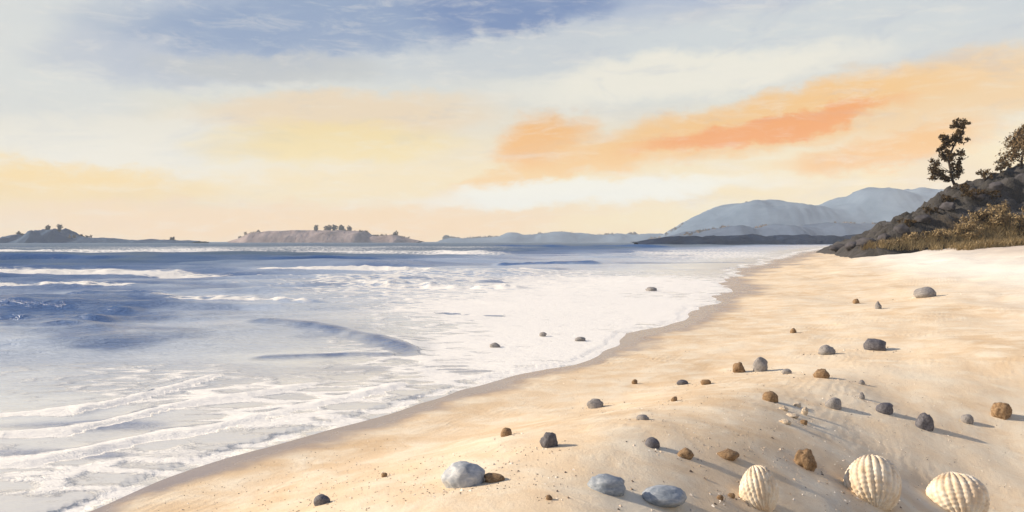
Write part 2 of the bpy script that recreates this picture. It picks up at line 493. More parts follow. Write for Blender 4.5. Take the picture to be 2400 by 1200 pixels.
# breakers and swash lines: photo polyline on the sea plane, ridge height, ridge width, foam, seaward/landward foam width (m)
CRESTS = [
    # far lines of breakers
    ([(-300, 590), (90, 592), (520, 592), (1040, 594), (1300, 598)], .34, 3.0, .55, 16.0),
    ([(-200, 607), (130, 607), (500, 608), (800, 609), (1050, 612)], .40, 2.4, .0, 4.0),
    ([(560, 633), (700, 634), (900, 634), (1060, 637), (1300, 640)], .22, 1.0, .85, 1.6),
    ([(-300, 641), (100, 641), (400, 642), (640, 646), (760, 650)], .22, 1.0, .9, 1.3),
    ([(1150, 620), (1300, 622), (1420, 624)], .40, 1.4, .0, 2.0),
    ([(1120, 579), (1280, 580), (1600, 581)], .7, 4.0, .0, 5.0),
    ([(700, 664), (900, 668), (1250, 672)], .16, .9, .50, 1.6),
    ([(-200, 672), (100, 674), (330, 678)], .12, .8, .55, .7),
    ([(330, 700), (520, 702), (760, 708)], .08, .6, .45, .6),
    # small curling wave in the middle
    ([(560, 762), (660, 764), (740, 768), (810, 778), (880, 794), (940, 810), (1010, 832)], .085, .42, .0, .5),
    ([(580, 838), (700, 836), (830, 834), (940, 838)], .04, .22, .0, .4),
    ([(-150, 722), (60, 724), (190, 728), (330, 736)], .15, .42, .0, .4),
    ([(-150, 748), (30, 745), (140, 748), (260, 756)], .15, .36, .0, .4),
    ([(-100, 776), (60, 772), (180, 776), (240, 786)], .12, .30, .0, .4),
    ([(-150, 690), (100, 693), (300, 697), (420, 702)], .16, .55, .0, .4),
    ([(1000, 742), (1120, 746), (1200, 747)], .05, .16, .0, .3),
    # swash lines on the left
    ([(-200, 985), (0, 978), (190, 968), (310, 938), (430, 905), (540, 880)], .035, .14, .85, .13),
    ([(-200, 1032), (0, 1030), (170, 1018), (300, 985), (420, 955), (600, 925), (780, 895)], .03, .13, .82, .15),
    ([(-200, 1100), (60, 1096), (190, 1072), (330, 1040), (470, 1015), (640, 972), (860, 925), (1000, 885)], .03, .13, .85, .18),
]
for pts, h, wid, fo, fw in CRESTS:
    q = np.array([on_plane(*p) for p in pts])
    o_ = np.argsort(q[:, 0]); q = q[o_]
    yc = np.interp(wx, q[:, 0], q[:, 1])
    span = q[-1, 0] - q[0, 0]
    taper = ss(wx, q[0, 0] - 0.02 * span, q[0, 0] + 0.12 * span) * ss(wx, q[-1, 0] + 0.02 * span, q[-1, 0] - 0.12 * span)
    sc_ = np.median(q[:, 1])
    yc = yc + 0.05 * sc_ * fbm(wx / sc_ * 6, wx * 0 + h * 40, 3) * 0.8
    slope = np.interp(wx, q[:, 0], np.gradient(q[:, 1], q[:, 0]))
    dy = (wy - yc) / np.sqrt(1 + slope ** 2)
    var = 0.75 + (0.9 if h not in (.085, .04) else .3) * fbm(wx / sc_ * 9 + h * 50, wy * 0 + fo * 9, 3)
    prof = np.where(dy < 0, np.exp(-(dy / (wid * 0.5)) ** 2), np.exp(-(dy / (wid * 1.5)) ** 2))
    rag = 1 + ((1.1 if sc_ > 14 else .4) * fbm(wx / sc_ * 60, wy / sc_ * 40, 3) if fo > .3 else 0)
    if fo == 0: blue = np.maximum(blue, .85 * np.clip(var + .25 + .6 * fbm(wx / sc_ * 40, wy / sc_ * 30, 3), 0, 1.1) * taper * np.exp(-(np.minimum(dy, 0) / wid) ** 2) * np.exp(-(np.maximum(dy, 0) / (wid * .4)) ** 2))
    wz += h * prof * taper * np.clip(var, .3, 1.4) * rag
    fm = np.where(dy < 0, np.exp(-(dy / (fw * 0.7)) ** 4), np.exp(-np.abs(dy / (fw * 1.2)) ** 1.4))
    foam = np.maximum(foam, fo * fm * taper * np.clip(0.65 + 0.7 * var, 0.4, 1.25))

crest_foam = foam.copy(); foam = np.zeros_like(wx)
def blob(px, py, hw, hh, soft=1.0):
    """smooth patch in the plane of the sea, given by the photo's own place for it"""
    cx_, cy_ = on_plane(px, py)
    hw_m = hw / FPX * cy_
    n_, f_ = on_plane(px, py + hh)[1], on_plane(px, max(py - hh, HORIZON + 6))[1]
    u = (wx - (px - 1200) / FPX * np.clip(wy, 0.5, None)) / (hw / FPX * np.clip(wy, 0.5, None))
    v = np.where(wy < cy_, (wy - cy_) / (cy_ - n_), (wy - cy_) / (f_ - cy_))
    q = u * u + v * v + 0.7 * fbm(wx / cy_ * 5, wy / cy_ * 5, 3)
    return np.where(wy > 0.5, np.exp(-np.clip(q, 0, 30) * soft), 0)

PATCHES = [  # foam and pale film drifting on the shallows
    (1350, 770, 460, 125, .74), (1150, 850, 340, 70, .68), (1450, 690, 400, 50, .66), (300, 895, 330, 60, .36),
    (700, 930, 420, 50, .46), (330, 1120, 460, 70, .54), (760, 985, 300, 40, .54), (950, 670, 320, 30, .46), (1650, 600, 200, 14, .5), (600, 585, 700, 8, .4)]
for px, py, hw, hh, a in PATCHES:
    foam = np.maximum(foam, a * np.clip(1.25 * blob(px, py, hw, hh, 0.8), 0, 1))
for px, py, hw, hh, a in [(130, 745, 290, 62, .85), (430, 725, 180, 45, .35), (60, 655, 520, 50, .7), (700, 612, 500, 10, .5), (1350, 590, 260, 8, .6), (250, 880, 420, 85, .22), (560, 770, 380, 70, .14), (160, 1000, 200, 14, .55), (120, 1070, 170, 13, .5)]:
    blue = np.maximum(blue, a * ss(1.35 * blob(px, py, hw, hh, 1.0) + 1.1 * fbm(wx / np.clip(wy, 2, None) ** .5 * .9, wy / np.clip(wy, 2, None) ** .5 * 2.6, 4, .6), .2, 1.05))
foam *= 1 - .75 * ss(blue, .2, .6)
foam = np.maximum(foam, crest_foam)
# thin foam lip where the water ends
lip = np.exp(-((ws + 0.10 + 0.01 * dist) / (0.10 + 0.006 * dist)) ** 2)
foam = np.maximum(foam, 0.6 * lip)
depth = np.clip(ss(d0, 0.3, 11.0) * 0.30 + ss(d0, 7.0, 60.0) * 0.70, 0, 1)
# the water thins out to nothing on the sand
zg = terrain_from_s(wx, wy, ws)
film = ss(ws, 0.35, -0.25)
wz = np.where(ws > -0.25, zg - 0.03 + 0.042 * film + wz * film, wz + 0.012)
wf = grid_faces(*wx.shape)[:, ::-1]
keep = (ws.ravel()[wf] < 0.45).any(1) & (wf.max(1) < wx.size)
wf = wf[keep]
used = np.unique(wf); remap = -np.ones(wx.size, int); remap[used] = np.arange(len(used))
wv = np.stack([wx, wy, wz], -1).reshape(-1, 3)[used]
sea = link_mesh('sea', wv, remap[wf], M['water'], attrs={'foam': foam.ravel()[used], 'depth': depth.ravel()[used], 'blue': blue.ravel()[used]})
tag(sea, 'grey blue sea with lines of white breakers and foamy shallows', kind='structure')

# ------------------------------------------------------------------ far land
def land_material(name, a, b_, c, scale):
    m, n, b, out = material(name)
    geo = n.node('ShaderNodeNewGeometry').outputs['Position']
    q = n.noise(geo, scale, 6, 0.65, 0.4)
    col = n.ramp(q, [(0.3, (*a, 1)), (0.5, (*b_, 1)), (0.7, (*c, 1))])
    n.put(b.inputs['Base Color'], col); b.inputs['Roughness'].default_value = 0.95
    b.inputs['Specular IOR Level'].default_value = 0.1
    bump(n, b, q, 0.8, 4.0)
    return m
M['hill'] = land_material('hazed_hill_woodland', (0.07, 0.115, 0.175), (0.12, 0.17, 0.24), (0.18, 0.235, 0.30), 0.012)  # blue of distant haze is mixed into the woodland colour
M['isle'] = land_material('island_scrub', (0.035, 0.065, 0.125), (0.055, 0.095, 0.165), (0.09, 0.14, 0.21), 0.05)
M['foothill'] = land_material('hazed_foothill_woodland', (0.045, 0.07, 0.12), (0.075, 0.105, 0.165), (0.11, 0.145, 0.21), 0.02)  # haze blue put into this colour too, darker than the ridge
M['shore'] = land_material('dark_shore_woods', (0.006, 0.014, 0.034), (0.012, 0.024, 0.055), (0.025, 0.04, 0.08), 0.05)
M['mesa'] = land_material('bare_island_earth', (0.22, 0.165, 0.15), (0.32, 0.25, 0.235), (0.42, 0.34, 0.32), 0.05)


def land_strip(name, label, D, sil, thick, mat, nx=160, ny=26, rough=0.12, base=-1.0, steep=0.6, jit=.16):
    """landform at distance D whose skyline follows the given photo points; a solid ridge, 'thick' metres deep"""
    px = np.array([p[0] for p in sil], float); py = np.array([p[1] for p in sil], float)
    u = np.linspace(px[0], px[-1], nx)
    top = np.interp(u, px, py)
    top = np.convolve(np.pad(top, 3, mode='edge'), np.ones(7) / 7, 'valid')
    top = top + np.clip(HORIZON - top, 0, 30) * jit * fbm(u * .035 + D, u * 0 + 3.3, 4, .6)
    Hh = np.clip((HORIZON - top) / FPX * D + EYE, 0.2, None)
    v = np.linspace(-1, 1, ny)
    xs = (u - 1200) / FPX * D
    Xm = np.repeat(xs[None], ny, 0) + thick * 0.15 * fbm(v[:, None] * 2 + np.zeros((1, nx)), xs[None] / thick + np.zeros((ny, 1)), 2)
    Ym = D + v[:, None] * thick * (0.5 + 0.5 * np.clip(Hh / Hh.max(), 0.2, 1))[None]
    prof = np.clip(1 - np.abs(v) ** (1 / (1 - steep) if steep < 1 else 9), 0, 1)[:, None]
    rel = 1 + rough * 2.2 * fbm(Xm / thick * 2.4 + D, Ym / thick * 2.4, 4, .55) * (0.4 + 0.6 * np.abs(v))[:, None]
    Zm = base + (Hh[None] - base) * prof * rel
    o = link_mesh(name, np.stack([Xm, Ym, Zm], -1).reshape(-1, 3), grid_faces(ny, nx), mat)
    tag(o, label, kind='structure')
    return xs, Hh, D

HILL_A = [(1490, 566), (1555, 558), (1580, 540), (1610, 524), (1640, 506), (1690, 482), (1715, 478), (1750, 476), (1800, 479), (1830, 487), (1870, 495), (1900, 496), (1930, 488), (1965, 468), (2000, 457), (2060, 455), (2085, 463), (2110, 460), (2150, 449), (2220, 444), (2330, 448), (2500, 470), (2700, 520), (2850, 566)]
HILL_B = [(1540, 566), (1600, 552), (1680, 536), (1740, 542), (1800, 530), (1880, 538), (1960, 522), (2040, 530), (2120, 516), (2250, 520), (2400, 540), (2560, 566)]
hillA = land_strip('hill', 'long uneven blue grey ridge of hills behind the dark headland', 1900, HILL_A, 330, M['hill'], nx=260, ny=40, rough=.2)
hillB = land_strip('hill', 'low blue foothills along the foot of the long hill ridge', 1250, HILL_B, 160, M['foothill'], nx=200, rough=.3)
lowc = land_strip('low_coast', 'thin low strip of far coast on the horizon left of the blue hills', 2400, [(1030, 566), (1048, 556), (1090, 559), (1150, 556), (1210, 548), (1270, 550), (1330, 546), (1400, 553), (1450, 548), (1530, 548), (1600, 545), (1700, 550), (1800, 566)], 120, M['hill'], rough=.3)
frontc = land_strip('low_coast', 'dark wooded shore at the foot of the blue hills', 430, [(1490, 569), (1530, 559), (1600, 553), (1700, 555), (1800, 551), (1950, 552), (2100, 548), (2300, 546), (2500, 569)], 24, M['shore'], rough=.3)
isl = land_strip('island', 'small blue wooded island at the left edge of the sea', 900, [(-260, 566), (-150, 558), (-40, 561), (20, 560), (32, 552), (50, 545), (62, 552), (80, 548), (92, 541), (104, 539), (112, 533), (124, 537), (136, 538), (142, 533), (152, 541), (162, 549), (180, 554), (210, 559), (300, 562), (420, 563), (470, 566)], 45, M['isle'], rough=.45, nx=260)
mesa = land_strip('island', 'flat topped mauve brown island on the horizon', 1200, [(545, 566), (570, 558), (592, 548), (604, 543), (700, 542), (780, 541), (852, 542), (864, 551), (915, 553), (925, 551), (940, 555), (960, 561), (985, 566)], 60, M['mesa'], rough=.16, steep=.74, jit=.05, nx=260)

# ------------------------------------------------------------------ haze
def make_haze():
    me = bpy.data.meshes.new('haze'); bm = bmesh.new()
    bmesh.ops.create_cube(bm, size=1.0)
    for v in bm.verts:
        v.co = Vector((v.co.x * 7200, v.co.y * 7200, -8.0 if v.co.z < 0 else 176.0))
    bm.to_mesh(me); bm.free()
    m = bpy.data.materials.new('haze_air'); m.use_nodes = True
    t = m.node_tree; t.nodes.clear(); n = NT(t)
    out = n.node('ShaderNodeOutputMaterial')
    vol = n.node('ShaderNodeVolumePrincipled')
    vol.inputs['Color'].default_value = (0.82, 0.91, 1.0, 1)
    vol.inputs['Density'].default_value = 0.00022
    vol.inputs['Anisotropy'].default_value = 0.0
    t.links.new(vol.outputs[0], out.inputs['Volume'])
    me.materials.append(m)
    o = bpy.data.objects.new('haze', me); COL.objects.link(o)
    tag(o, 'pale sea haze over the water and far hills', kind='stuff')

# ------------------------------------------------------------------ dark headland on the right
HX = np.array([20, 29, 31.5, 33.9, 36.2, 38, 40.2, 42.6, 45, 46.8, 48.5, 56, 66, 90])
HZ = np.array([-3.5, -1.2, .7, 2.1, 3.2, 4.2, 5.7, 6.8, 7.8, 8.5, 8.9, 10.6, 12, 13])
def headland_z(x, y):
    x = np.asarray(x, float); y = np.asarray(y, float)
    xw = (x - 0) * 75.0 / np.clip(y, 45, 200) ** 0.85 / 75.0 ** 0.15        # the flank runs slightly outward with distance
    L = np.interp(xw, HX, HZ)
    Fr = -0.6 + (y - 61.0) * 0.78 + 1.6 * fbm(x * 0.11, y * 0.11, 2)
    B = (128 - y) * 0.45
    k = 0.9
    m = -np.log(np.exp(-L / k) + np.exp(-Fr / k) + np.exp(-B / k)) * k
    rg = 1 - np.abs(fbm(x * 0.22, y * 0.22 + 4, 4)) * 3.2
    strata = 0.30 * np.sin((m * 2.2 + 1.2 * fbm(x * .3, y * .3, 2) * 3))
    return m + ss(m, 0.2, 3.0) * (0.55 * (rg - 0.5) + strata * 0.9) + 0.75 * fbm(x * 1.1, y * 1.1, 4, .65) * ss(m, 0, 2)

def make_headland():
    m, n, b, out = material('headland_rock')
    geo = n.node('ShaderNodeNewGeometry')
    p = geo.outputs['Position']; sep = n.node('ShaderNodeSeparateXYZ'); n.put(sep.inputs[0], p)
    q = n.noise(p, 0.6, 7, 0.7, 0.6); q2 = n.noise(p, 3.0, 5, 0.7)
    col = n.ramp(q, [(0.3, (0.028, 0.024, 0.022, 1)), (0.5, (0.055, 0.050, 0.045, 1)), (0.72, (0.10, 0.092, 0.095, 1))])
    # brown earth and dead grass over the lower front slope
    hgt = n.math('ADD', sep.outputs[2], n.math('MULTIPLY', n.math('SUBTRACT', q, 0.5), 5.0))
    east = n.step(n.math('ADD', sep.outputs[0], n.math('MULTIPLY', n.math('SUBTRACT', q2, 0.5), 3.0)), 35.0, 40.0)
    earth = n.math('MULTIPLY', n.math('MULTIPLY', n.step(hgt, 4.2, 2.6), east), n.step(sep.outputs[1], 76.0, 70.0))
    col = n.mix(earth, col, n.mix(q2, (0.22, 0.14, 0.065, 1), (0.40, 0.28, 0.15, 1)))
    n.put(b.inputs['Base Color'], col); b.inputs['Roughness'].default_value = 0.95
    bump(n, b, n.math('ADD', q, n.math('MULTIPLY', q2, 0.3)), 0.9, 0.5)
    xs = np.linspace(20, 100, 230); ys = np.concatenate([np.linspace(52, 84, 150), np.linspace(84.4, 134, 60)])
    Xm, Ym = np.meshgrid(xs, ys)
    Zm = headland_z(Xm, Ym)
    Zg = terrain(Xm.ravel(), Ym.ravel()).reshape(Xm.shape)
    Zm = np.maximum(Zm, Zg - 1.2)
    o = link_mesh('headland', np.stack([Xm, Ym, Zm], -1).reshape(-1, 3), grid_faces(*Xm.shape), m)
    tag(o, 'dark rocky headland sloping down to the beach on the right', kind='structure')
make_headland()


def land_top(x, y):
    return float(max(headland_z(np.array([x]), np.array([y]))[0], terrain(x, y)[0]))


def hit_land(px, py, y0=45.0, y1=128.0):
    d = ray_dir(px, py)
    t = np.linspace(y0 / d.y, y1 / d.y, 1400)
    x = d.x * t; y = d.y * t; z = EYE + d.z * t
    g = np.maximum(headland_z(x, y), terrain(x, y))
    k = np.nonzero(z < g)[0]
    k = k[0] if len(k) else None
    return None if k is None else Vector((x[k], y[k], g[k]))


# ------------------------------------------------------------------ stones
def rock_mesh(name, sub, seed, rough, lump, flat_top=0.0, mat=None, pits=0.0):
    bm = bmesh.new(); bmesh.ops.create_icosphere(bm, subdivisions=sub, radius=1.0)
    o3 = Vector((seed * 3.17, seed * 1.31, seed * 7.7))
    rr = random.Random(seed)
    planes = []
    for _ in range(9 if lump > 0 else 0):
        v = Vector((rr.gauss(0, 1), rr.gauss(0, 1), rr.gauss(0, .8))).normalized(); planes.append((v, rr.uniform(0.68, 0.95)))
    for v in bm.verts:
        p = v.co.copy()
        q = p.copy()
        for nrm, dd in planes:                      # broken faces
            k = q.dot(nrm) - dd
            if k > 0: q -= nrm * k * lump
        f = 1 + rough * mnoise.fractal(p * 1.3 + o3, 1.0, 2.0, 3) + rough * 0.45 * mnoise.fractal(p * 4 + o3, 0.9, 2.1, 3)
        if pits:
            f -= pits * max(0.0, mnoise.noise(p * 5.5 + o3)) + pits * .6 * max(0.0, mnoise.noise(p * 11 + o3)) + pits * .4 * max(0.0, mnoise.noise(p * 22 + o3))
        q *= f
        if flat_top and q.z > 0: q.z *= (1 - flat_top)
        v.co = q
    for f in bm.faces: f.smooth = True
    me = bpy.data.meshes.new(name); bm.to_mesh(me); bm.free()
    # unit box
    co = np.array([v.co[:] for v in me.vertices]); lo, hi = co.min(0), co.max(0)
    co = (co - (lo + hi) / 2) / (hi - lo)
    me.vertices.foreach_set('co', co.astype(np.float32).ravel()); me.update()
    if mat: me.materials.append(mat)
    return me


def shell_mesh(name, seed, mat, ribs=24):
    """plump cockle: ribs run from the beak (high at the back) down to the rim, crossed by faint growth lines"""
    nu, nv = ribs * 6, 64
    pole = Vector((.12 * math.sin(seed), .62, .78)).normalized()
    rot = pole.to_track_quat('Z', 'X').to_matrix()
    V = []; o3 = Vector((seed * 1.7, seed * .9, seed * 2.3))
    for j in range(nv + 1):
        th = math.pi * j / nv
        for i in range(nu):
            ph = 2 * math.pi * i / nu
            d = Vector((math.sin(th) * math.cos(ph), math.sin(th) * math.sin(ph), math.cos(th)))
            rib = abs(math.cos(ribs * ph / 2)) ** .8
            f = 1 + .075 * (rib - .6) * min(1, math.sin(th) * 1.5) + .012 * math.sin(th * 34 + 2 * mnoise.noise(d * 3 + o3))
            f += .05 * mnoise.noise(d * 1.4 + o3) + .018 * mnoise.noise(d * 9 + o3) + .10 * math.exp(-(th / .3) ** 2)
            V.append(rot @ (d * f))
    F = [(j * nu + i, j * nu + (i + 1) % nu, (j + 1) * nu + (i + 1) % nu, (j + 1) * nu + i) for j in range(nv) for i in range(nu)]
    co = np.array([v[:] for v in V]); lo, hi = co.min(0), co.max(0); co = (co - (lo + hi) / 2) / (hi - lo)
    me = bpy.data.meshes.new(name); me.from_pydata(co.tolist(), [], [f[::-1] for f in F]); me.update()
    me.polygons.foreach_set('use_smooth', np.full(len(F), True))
    bm = bmesh.new(); bm.from_mesh(me); bmesh.ops.remove_doubles(bm, verts=bm.verts[:], dist=1e-5); bmesh.ops.recalc_face_normals(bm, faces=bm.faces[:]); bm.to_mesh(me); bm.free()
    me.materials.append(mat)
    return me


def stone(name, cat, label, x0, x1, y0, y1, mat, rough=.16, lump=.6, sub=4, sink=.32, pits=0.0, depth=1.0, rot=None, group=None, flat=0.0):
    """stone whose outline in the photo spans columns x0..x1 and rows y0..y1 and which sits on the sand there"""
    seed = int(x0 * 7 + y1 * 3) % 997
    cx = (x0 + x1) / 2
    base = hit_ground(cx, y1 - 0.30 * (y1 - y0) * 0.6)
    sc_ = base.y / FPX
    W = (x1 - x0) * sc_; Hv = (y1 - y0) * sc_
    if name != 'seashell': W *= .95; Hv *= .86
    down = math.atan2(EYE - base.z, base.y)
    Dp = W * 0.8 * depth
    Hh = max((Hv - Dp * math.sin(down) * 0.55) / math.cos(down), 0.42 * Hv)
    me = shell_mesh(name, seed % 17, M[mat]) if name == 'seashell' else rock_mesh(name, sub, seed, rough, lump, flat, M[mat], pits)
    o = bpy.data.objects.new(name, me); COL.objects.link(o)
    tot = Hh / (1 - sink)
    o.scale = (W, Dp, tot)
    o.location = (base.x, base.y + Dp * .15, base.z + tot * (0.5 - sink))
    rz = rot if rot is not None else 0.0
    o.rotation_euler = (0, 0, rz)
    tag(o, label, cat, group)
    return o

ST = [
    ('seashell', 'large rounded cream ribbed shell with brown shaded side, biggest of the three', 1985, 2118, 1078, 1200, 'shell', dict(rough=.12, pits=.03, lump=.45, sink=.22, sub=5)),
    ('seashell', 'white and cream rounded shell at the bottom edge, nearest the right corner', 2183, 2325, 1118, 1225, 'shell', dict(rough=.12, pits=.03, lump=.45, sink=.24, sub=5)),
    ('seashell', 'tan cream ribbed shell between the blue grey pebble and the largest shell', 1736, 1828, 1106, 1208, 'shell', dict(rough=.13, pits=.04, lump=.5, sink=.24, sub=5)),
    ('pebble', 'smooth rounded blue grey pebble with pale top at the bottom edge', 1503, 1616, 1133, 1196, 'slate', dict(rough=.08, lump=.25, sink=.22)),
    ('pebble', 'dark blue grey stone with a small white crest left of the smooth rounded pebble', 1375, 1470, 1106, 1164, 'slate', dict(rough=.13, lump=.4, sink=.3)),
    ('pebble', 'low blue grey stone with pale top lying alone at the lower middle of the beach', 1030, 1140, 1078, 1152, 'pale', dict(rough=.12, lump=.3, sink=.4, flat=.15)),
    ('pebble', 'flat dark brown sliver touching the right end of the low blue grey stone', 1132, 1186, 1106, 1134, 'brown', dict(rough=.2, lump=.8, sub=3)),  # small dark brown piece beside the low blue grey stone
    ('pebble', 'upright dark slate stone above the low blue grey stone', 1263, 1310, 1012, 1057, 'dark', dict(rough=.18, lump=.8)),
    ('pebble', 'brown craggy stone casting a dark shadow above the largest cream shell', 1863, 1917, 1052, 1110, 'brown', dict(rough=.25, lump=.8)),
    ('pebble', 'dark slate stone with a blue lit left face at the right of the sand hollow', 2146, 2188, 968, 1016, 'dark', dict(rough=.18, lump=.8)),
    ('pebble', 'chestnut brown stone near the right edge of the beach', 2324, 2378, 943, 988, 'brown', dict(rough=.2, lump=.6)),
    ('pebble', 'dark grey stone farthest up the sand, at the right of its grey neighbour', 2026, 2082, 793, 827, 'dark', dict(rough=.2, lump=.6, sub=3)),
    ('pebble', 'mid grey stone high on the sand left of the dark grey one', 1918, 1963, 808, 836, 'grey', dict(rough=.2, lump=.6, sub=3)),
    ('pebble', 'brown pointed stone below the mid grey stone high on the sand', 1906, 1947, 863, 891, 'brown', dict(rough=.2, lump=.8, sub=3)),
    ('pebble', 'grey stone with brown tip left of the brown pointed stone', 1764, 1802, 836, 878, 'grey', dict(rough=.2, lump=.6, sub=3)),
    ('pebble', 'small russet stone left of the grey stone with brown tip', 1716, 1748, 849, 880, 'brown', dict(rough=.2, lump=.6, sub=3)),
    ('pebble', 'tiny grey stone between the grey brown tipped stone and the brown pointed one', 1832, 1856, 864, 880, 'grey', dict(sub=3)),
    ('pebble', 'small brown and dark stone near the wet edge, left of a paler twin', 1585, 1614, 889, 905, 'dark', dict(sub=3)),
    ('pebble', 'small pale brown stone right of the small dark one near the wet edge', 1642, 1668, 889, 905, 'brown', dict(sub=3)),
    ('pebble', 'brown stone with pale left face at the top of the warm sand ridge', 1788, 1828, 916, 947, 'brown', dict(sub=3, lump=.7)),
    ('pebble', 'grey two toned stone in the middle of the grey sand hollow', 1934, 1975, 930, 962, 'grey', dict(sub=3, lump=.7)),
    ('pebble', 'flat charcoal stone right of the two toned stone in the hollow', 2054, 2097, 944, 976, 'dark', dict(sub=3, flat=.3)),
    ('pebble', 'grey and white stone with dark right side on the pale yellow sand', 1374, 1416, 933, 961, 'grey', dict(sub=3, lump=.7)),
    ('pebble', 'tiny grey brown stone right of the grey and white stone on yellow sand', 1491, 1522, 971, 988, 'grey', dict(sub=3)),
    ('pebble', 'small reddish brown stone on the sand close to the foam', 1172, 1201, 1002, 1027, 'brown', dict(sub=3)),
    ('pebble', 'small slate stone with pale top above the smooth blue grey pebble', 1512, 1549, 1026, 1056, 'dark', dict(sub=3, lump=.7)),
    ('pebble', 'small cream and brown stone right of the small slate stone with pale top', 1586, 1628, 1051, 1081, 'brown', dict(sub=3, lump=.7)),
    ('pebble', 'dark brown stone with white left end above the tan cream ribbed shell', 1679, 1736, 1051, 1081, 'brown', dict(sub=3, lump=.7)),
    ('pebble', 'tiny mauve brown stone between the blue lit slate and the chestnut stone', 2253, 2283, 972, 998, 'grey', dict(sub=3)),
    ('pebble', 'tiny brown stone alone on the sand near the foam at lower left', 893, 908, 1108, 1121, 'brown', dict(sub=3)),
    ('pebble', 'small dark stone nearest the bottom left corner of the sand', 733, 774, 1158, 1188, 'dark', dict(sub=3)),
    ('pebble', 'tiny dark brown stone at the bottom edge below the dark blue grey stone', 1279, 1296, 1159, 1174, 'brown', dict(sub=3)),
    ('pebble', 'tiny dark brown stone right of the smooth blue grey pebble', 1680, 1697, 1159, 1174, 'brown', dict(sub=3)),
    ('pebble', 'tiny tan stone just left of the tan cream ribbed shell', 1706, 1724, 1158, 1172, 'brown', dict(sub=3)),
    ('pebble', 'tiny pinkish stone on the crest of the warm sand ridge', 1572, 1588, 930, 944, 'brown', dict(sub=3)),
    ('pebble', 'tiny grey stone at the upper rim of the sand hollow', 2013, 2028, 890, 904, 'grey', dict(sub=3)),
    ('pebble', 'tiny mauve stone just below the one on the upper rim of the hollow', 2013, 2028, 920, 940, 'grey', dict(sub=3)),
    ('pebble', 'grey brown stone alone on the bright sand below the headland', 2144, 2198, 672, 702, 'grey', dict(sub=3, lump=.7)),
    ('pebble', 'tiny tan stone left of two on the bright upper sand', 1999, 2015, 700, 714, 'brown', dict(sub=3)),
    ('pebble', 'tiny grey stone right of two on the bright upper sand', 2051, 2067, 706, 728, 'grey', dict(sub=3)),
    ('pebble', 'tiny olive stone alone on the beige sand above the russet stones', 1852, 1868, 769, 784, 'brown', dict(sub=3)),
    ('pebble', 'tiny tan stone on the pale sand beside the wet strip', 1480, 1495, 890, 904, 'brown', dict(sub=3)),
]
for name, label, x0, x1, y0, y1, mat, kw in ST:
    stone(name, 'shell' if name == 'seashell' else 'stone', label, x0, x1, y0, y1, mat, **kw)
# broken pale shell fragments in the hollow, each its own piece
SH = [(1860, 1880, 944, 956, 'cream shell fragment, topmost of the pale scatter in the hollow'), (1826, 1850, 952, 966, 'cream shell fragment at the left of the pale scatter in the hollow'),
      (1878, 1896, 955, 978, 'cream shell fragment at the right of the pale scatter in the hollow'), (1842, 1876, 968, 982, 'tan shell fragment in the middle of the pale scatter'),
      (1826, 1858, 984, 998, 'cream shell fragment at the lower left of the pale scatter'), (1876, 1894, 984, 999, 'small brown stone at the lower right of the pale scatter')]
for x0, x1, y0, y1, lb in SH:
    br = 'brown stone' in lb
    stone('pebble' if br else 'shell_fragment', 'stone' if br else 'shell', lb, x0, x1, y0, y1, 'brown' if br else 'cream', rough=.3, lump=.8, sub=3, flat=.3)
# stones awash in the shallows
for px, py, wd, lb in [(1160, 815, 26, 'small dark stone awash in the foam, lowest of three'), (1273, 790, 18, 'tiny dark stone awash in the foam, middle of three'),
                       (1360, 801, 26, 'small dark stone awash in the foam, right of three'), (1527, 683, 28, 'mauve stone standing in the far shallows')]:
    d = on_plane(px, py); sc_ = d[1] / FPX
    o = bpy.data.objects.new('pebble', rock_mesh('pebble', 3, int(px), .2, .7, 0, M['grey'])); COL.objects.link(o)
    o.scale = (wd * sc_, wd * sc_ * .8, 15 * sc_); o.location = (d[0], d[1], 0.02 + 1.5 * sc_)
    tag(o, lb, 'stone')

